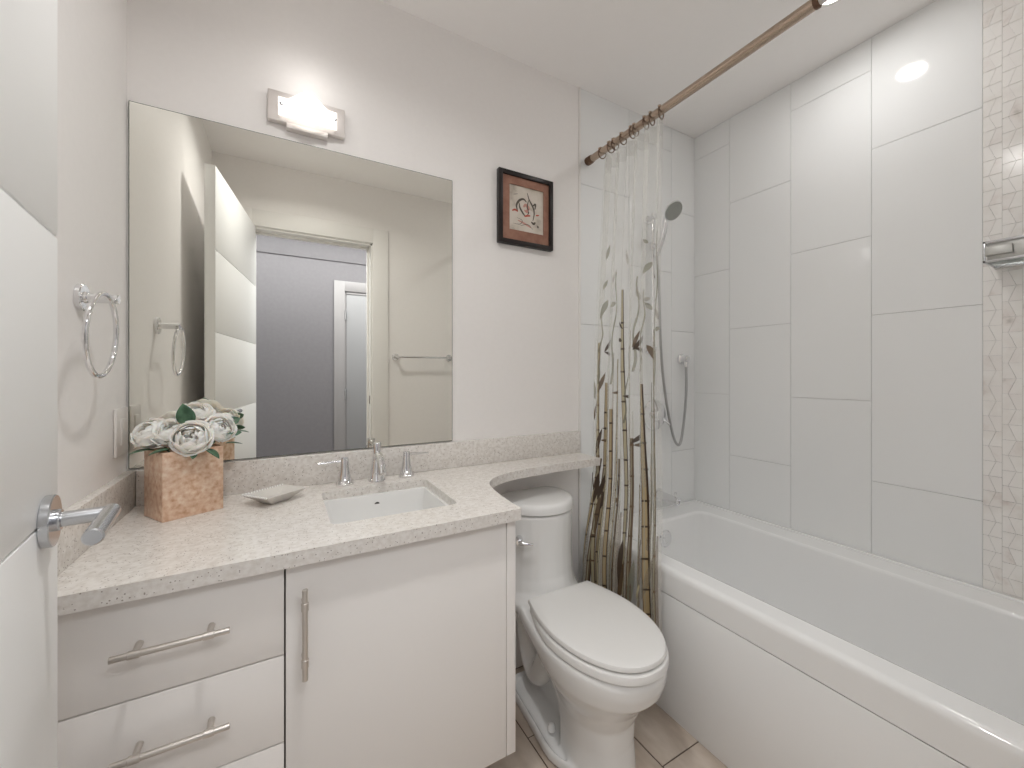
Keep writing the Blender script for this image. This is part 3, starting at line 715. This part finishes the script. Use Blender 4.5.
# shelf rack on the mosaic strip
t = thing('shower_shelf', 'chrome framed shower shelf mounted on the marble mosaic strip', 'shelf', (1.83, .27, 1.56))
sx0, sy1, sy0 = 1.765, .378, .115
bm = B(); box(bm, sx0, sx0+.006, sy0, sy1, 1.575, 1.582, .001); box(bm, sx0, sx0+.006, sy0, sy1, 1.520, 1.526, .001)
box(bm, sx0, sx0+.006, sy1-.006, sy1, 1.520, 1.582, .001); box(bm, sx0, sx0+.006, sy0, sy0+.006, 1.520, 1.582, .001)
box(bm, sx0, XR, sy1-.006, sy1, 1.520, 1.526, .001); box(bm, sx0, XR, sy1-.006, sy1, 1.575, 1.582, .001); box(bm, sx0, XR, sy0, sy0+.006, 1.520, 1.582, .001)
box(bm, XR-.006, XR-.0005, sy0, sy1, 1.517, 1.585, .001)
obj('rail', bm, M['satin'], t)
obj('inner_plate', box(B(), sx0+.006, sx0+.010, sy0+.01, sy1-.008, 1.5265, 1.575, .001), M['dull_steel'], t)
obj('end_badge', box(B(), sx0-.002, sx0+.004, sy1-.06, sy1-.004, 1.538, 1.564, .002), M['dull_steel'], t)
obj('shelf_plate', box(B(), sx0+.006, XR-.006, sy0+.006, sy1-.006, 1.5205, 1.5255, .001), M['glass'], t)

# ---------------------------------------------------------------- curtain rod, rings, curtain
RX, RZ = 1.162, 2.142
t = thing('curtain_rod', 'warm brushed metal tension rod across the tub opening', 'curtain rod', (RX, .75, RZ))
obj('rod_tube', cyl(B(), (RX, .545, RZ), (RX, YE-.012, RZ), .0148, 28), M['bronze'], t)
obj('inner_rod', cyl(B(), (RX, YF+.012, RZ), (RX, .55, RZ), .0122, 28), M['nickel'], t)
obj('collar', lathe(B(), (RX, .552, RZ), (0, -1, 0), [(0, .0155), (.003, .0165), (.010, .0165), (.013, .0135)], 28), M['bronze_dark'], t)
for y0, dy in ((YE, -1), (YF, 1)):
    obj('end_cap', lathe(B(), (RX, y0+dy*.0005, RZ), (0, dy, 0), [(0, .018), (.012, .018), (.014, .0165), (.018, .0165), (.020, .018), (.026, .018), (.028, .0165), (.036, .0160)], 28), M['bronze_dark'], t)

NF = 6
def curt(u, z):
    """point of the curtain sheet: u 0..1 along its width, z height"""
    f_ = min(1, max(0, (2.10-z)/1.95)); k = 1-math.exp(-3*f_)
    ya, yb = 1.375+.075*f_, 1.052-.035*f_
    q = min(1, max(0, (.80-z)/.40)); q = q*q*(3-2*q)
    xc = 1.160-.034*min(1, f_*2.2)-.018*q-.034*(1-u)**2*q
    amp = (.021+.007*math.sin(u*9+1))*(1-.1*f_)
    ph = 2*PI*NF*u+.35*math.sin(7*u+2.0*z)*f_+.2*math.sin(3.1*z+11*u)*f_
    a = math.sin(ph); a = math.copysign(abs(a)**.85, a)
    y = ya+(yb-ya)*(u+.010*math.sin(2*ph)+.006*math.sin(2.3*z+20*u)*f_)
    x = xc+amp*a+.004*math.sin(4*z+8*u)*f_
    if z > .76: x = max(x, 1.109+(.0 if z > .80 else -(.80-z)))
    return Vector((min(x, 1.136) if z < .56 else x, min(y, YE-.006), z))
def cnorm(u, z):
    e = 1e-3; a = curt(min(1, u+e), z)-curt(max(0, u-e), z); b_ = curt(u, z+.01)-curt(u, z-.01)
    return a.cross(b_).normalized()
CZ0, CZ1 = .13, 2.108
def curtain():
    bm = B(); nu, nz = 260, 40; g = []
    for j in range(nz+1):
        z = CZ0+(CZ1-CZ0)*j/nz; g.append([bm.verts.new(curt(i/nu, z)) for i in range(nu+1)])
    for j in range(nz):
        for i in range(nu): bm.faces.new((g[j][i], g[j][i+1], g[j+1][i+1], g[j+1][i]))
    return bm
crt = tag(obj('shower_curtain', curtain(), M['vinyl'], smooth=180), 'clear vinyl shower curtain printed with bamboo stalks, gathered at the wall', 'curtain')
UL = 1.05   # metres of vinyl per unit u (approx.)
def printed():
    bm = B(); rnd = random.Random(5)
    def strip(path, mi, lay):
        """path: (u, z, halfwidth in metres)"""
        l = []; r_ = []
        for u, z, hw in path:
            for s_, arr in ((1, l), (-1, r_)):
                uu = min(.998, max(.002, u+s_*hw/UL)); arr.append(bm.verts.new(curt(uu, z)+cnorm(uu, z)*(.0006+.0003*lay)))
        for i in range(len(l)-1):
            try: bm.faces.new((l[i], l[i+1], r_[i+1], r_[i])).material_index = mi
            except ValueError: pass
    def stalk(u0, u1, z0, z1, hw, col, edge, lay=1, seg=.11, taper=.8):
        n = max(6, int((z1-z0)/.025)); U = lambda z: u0+(u1-u0)*(z-z0)/(z1-z0); W = lambda z: hw*(1-(1-taper)*(z-z0)/(z1-z0))
        zz = [z0+(z1-z0)*i/n for i in range(n+1)]
        strip([(U(z), z, W(z)) for z in zz], col, lay)
        strip([(U(z)+W(z)*.78/UL, z, W(z)*.26) for z in zz], edge, lay+1); strip([(U(z)-W(z)*.90/UL, z, W(z)*.13) for z in zz], 3, lay+1)
        strip([(U(z)-W(z)*.25/UL, z, W(z)*.22) for z in zz], 8, lay+1)
        z = z0+rnd.uniform(.03, seg)
        while z < z1-.02:   # nodes
            strip([(U(z), z-.004, W(z)*1.12), (U(z), z+.001, W(z)*1.2), (U(z), z+.003, W(z)*1.0)], edge, lay+2); z += seg*rnd.uniform(.8, 1.15)
    def leaf_(u, z, du, dz, wd, mi, lay=4):
        n = 9; P_ = []
        Lx, Lz = du*UL, dz; ln = math.hypot(Lx, Lz); nx, nz_ = -Lz/ln, Lx/ln; l = []; r_ = []
        for i in range(n+1):
            t = i/n; ww = wd*math.sin(PI*t**.8) if 0 < i < n else .0003
            cu, cz = u+du*t, z+dz*t-.10*ln*t*t
            for s_, arr in ((1, l), (-1, r_)):
                uu = min(.998, max(.002, cu+s_*ww*nx/UL)); z_ = cz+s_*ww*nz_
                arr.append(bm.verts.new(curt(uu, z_)+cnorm(uu, z_)*(.0006+.0003*lay)))
        for i in range(n): bm.faces.new((l[i], l[i+1], r_[i+1], r_[i])).material_index = mi
    # back washes: broad pale streaks, more and darker of them low down
    for k in range(60):
        u = rnd.random(); z0 = CZ0+.01; low = k % 3 == 0; z1 = rnd.uniform(.50, .78) if low else rnd.uniform(.75, 1.32)
        n = 20; hw = rnd.uniform(.008, .020) if low else rnd.uniform(.003, .011); du = rnd.uniform(-.015, .015)
        strip([(u+du*i/n, z0+(z1-z0)*i/n, hw*(1-.75*(i/n)**2)) for i in range(n+1)], rnd.choice((5, 7, 7)) if low else rnd.choice((4, 4, 5, 6)), 0)
    strip([(.988, z_*.02, .010) for z_ in range(7, 106)], 9, 0)
    for z_ in (2.075,):
        for k in range(120): strip([(.003+.00829*k+.0041, z_-.032+.06*q/3, .0041*UL) for q in range(4)], 9, 0)
    STALKS(stalk, rnd); LEAVES(leaf_, strip, rnd)
    return bm
def STALKS(stalk, rnd):
    # (u bottom, u top, z bottom, z top, half width, colour, edge)
    for a in ((.548, .480, .14, 1.52, .0105, 0, 2), (.848, .808, .14, 1.155, .0125, 1, 2), (.186, .186, .14, 1.155, .0095, 1, 2), (.345, .328, .14, 1.05, .010, 1, 2), (.08, .165, .14, .84, .0105, 1, 2), (.130, .185, .14, .80, .0105, 3, 2),
              (.03, .12, .14, .78, .011, 3, 2), (.478, .480, .14, .86, .010, 3, 2), (.660, .655, .14, .95, .009, 3, 3), (.695, .700, .14, 1.25, .008, 0, 3), (.375, .360, .14, 1.25, .007, 0, 3), (.975, .960, .14, 1.35, .007, 6, 3),
              (.170, .150, .14, 1.32, .008, 0, 3), (.30, .295, .14, 1.05, .008, 0, 6), (.560, .530, .14, 1.36, .007, 0, 6), (.81, .79, .14, 1.35, .006, 6, 3), (.875, .86, .14, 1.0, .007, 0, 3), (.02, .03, .14, 1.1, .009, 3, 2), (.24, .25, .14, 1.15, .009, 1, 3), (.42, .43, .14, .9, .009, 3, 2), (.60, .59, .14, 1.0, .009, 1, 3), (.75, .74, .14, .8, .009, 3, 2), (.92, .91, .14, .95, .009, 1, 2)):
        stalk(*a)
def LEAVES(leaf_, strip, rnd):
    for u, z, du, dz, wd, mi in LEAF: leaf_(u, z, du*1.2, dz*1.2, wd, mi)
    for u0, z0, z1, lean in ((.968, 1.15, 1.70, .015), (.80, 1.2, 1.50, .02), (.325, 1.15, 1.60, .012), (.15, 1.15, 1.45, .01), (.66, 1.2, 1.56, .01), (.50, 1.0, 1.3, .03)):
        n = 26; f_ = lambda i: (u0+lean*(i/n)+.006*math.sin(i*.45), z0+(z1-z0)*i/n)
        strip([(*f_(i), .0048*(1-.6*i/n)) for i in range(n+1)], 6, 3)
LEAF = [(0.171, 1.282, 0.028, 0.054, 0.007, 2), (0.171, 1.282, 0.044, -0.015, 0.006, 2), (0.489, 1.32, -0.032, 0.008, 0.008, 2), (0.492, 1.366, -0.044, 0.035, 0.006, 2), (0.657, 1.281, 0.048, 0.066, 0.009, 2), (0.663, 1.289, 0.052, -0.012, 0.008, 2), (0.656, 1.289, 0.02, 0.066, 0.006, 3), (0.826, 1.297, 0.044, -0.058, 0.013, 3), (0.172, 0.967, 0.08, -0.008, 0.008, 2), (0.649, 0.928, 0.076, 0.062, 0.009, 2), (0.495, 1.106, 0.064, -0.004, 0.006, 2), (0.332, 1.115, 0.04, 0.004, 0.005, 3), (0.661, 0.924, 0.072, 0.004, 0.009, 3), (0.525, 0.779, 0.072, -0.089, 0.009, 3), (0.487, 0.701, -0.044, -0.004, 0.01, 3), (0.485, 0.708, -0.016, 0.069, 0.006, 2), (0.167, 0.917, 0.048, -0.004, 0.006, 3), (0.007, 1.08, -0.012, 0.108, 0.008, 6), (0.155, 1.116, 0.02, 0.077, 0.007, 3), (0.003, 0.994, 0.016, 0.096, 0.007, 3), (0.148, 0.854, 0.02, 0.104, 0.008, 2), (0.147, 0.649, 0.016, 0.104, 0.009, 2), (0.163, 0.669, 0.028, 0.116, 0.01, 2), (0.181, 0.63, 0.024, 0.116, 0.01, 2), (0.145, 0.709, 0.016, 0.069, 0.006, 2), (0.145, 0.709, -0.024, 0.077, 0.005, 2), (0.174, 1.497, -0.024, -0.062, 0.01, 6), (0.335, 1.476, -0.028, -0.008, 0.01, 6), (0.827, 1.671, -0.02, 0.012, 0.007, 6), (0.839, 1.601, -0.028, -0.035, 0.01, 6), (0.965, 1.531, -0.04, 0.023, 0.008, 6), (0.834, 1.469, -0.02, -0.008, 0.008, 5), (0.841, 1.425, -0.02, 0.027, 0.008, 6), (0.849, 1.461, 0.024, 0.0, 0.007, 6), (0.973, 1.347, 0.02, 0.008, 0.008, 6), (0.989, 1.382, -0.016, 0.046, 0.008, 5), (0.676, 1.47, -0.012, 0.039, 0.007, 5), (0.779, 1.396, -0.024, 0.031, 0.007, 5), (0.31, 1.549, 0.02, 0.058, 0.006, 5), (0.161, 1.662, 0.008, 0.058, 0.005, 6), (0.155, 1.538, 0.012, 0.039, 0.006, 6), (0.503, 1.615, -0.008, 0.058, 0.005, 5), (0.647, 0.83, -0.024, -0.116, 0.011, 4), (0.537, 0.476, -0.024, -0.154, 0.012, 3), (0.521, 0.552, -0.008, -0.135, 0.012, 2), (0.673, 0.499, -0.016, -0.193, 0.01, 6), (0.817, 0.433, -0.032, -0.058, 0.008, 0), (0.823, 0.379, 0.032, 0.154, 0.01, 5)]
pr = obj('bamboo_print', printed(), [ink('stalk_light', lin(184, 174, 142), .88), ink('stalk_gold', lin(172, 151, 112), .92), ink('dark_brown_ink', lin(62, 44, 27), .92), ink('brown_ink', lin(100, 78, 52), .85),
        ink('pale_wash', lin(196, 190, 172), .35), ink('beige_wash', lin(168, 156, 134), .4), ink('grey_green_ink', lin(138, 136, 116), .6), ink('umber_wash', lin(128, 110, 90), .5), ink('pale_highlight', lin(214, 206, 178), .5), ink('vinyl_hem', lin(214, 213, 208), .2)], crt, smooth=0)
for k in range(9):
    u = .02+.96*k/8; y = 1.384+(1.064-1.384)*k/8 if k < 8 else 1.066
    bm = B(); tilt = (k*37 % 9-4)*.06; c_ = Vector((RX, y+(.010, -.006, .008, 0, -.012, .010, -.004, .006, 0)[k], RZ-.007)); n = 32
    tube(bm, [c_+Vector((.0175*math.cos(2*PI*i/n), .0175*math.cos(2*PI*i/n)*tilt, .023*math.sin(2*PI*i/n))) for i in range(n)], .0022, 8, closed=True)
    o = obj('curtain_ring', bm, M['bronze_dark']); bm = B()
    for q in range(5):
        a = math.radians(40+q*25); p = c_+Vector((.0185*math.cos(a), .0185*math.cos(a)*tilt, .0085+.0145*math.sin(a)))
        r = bmesh.ops.create_uvsphere(bm, u_segments=10, v_segments=8, radius=.0046)
        for v in r['verts']: v.co += p
    obj('roller_balls', bm, M['bronze'], o)
    tag(o, 'dark bronze shower curtain ring with roller balls on the tension rod', 'curtain ring', 'curtain rings on the shower rod')
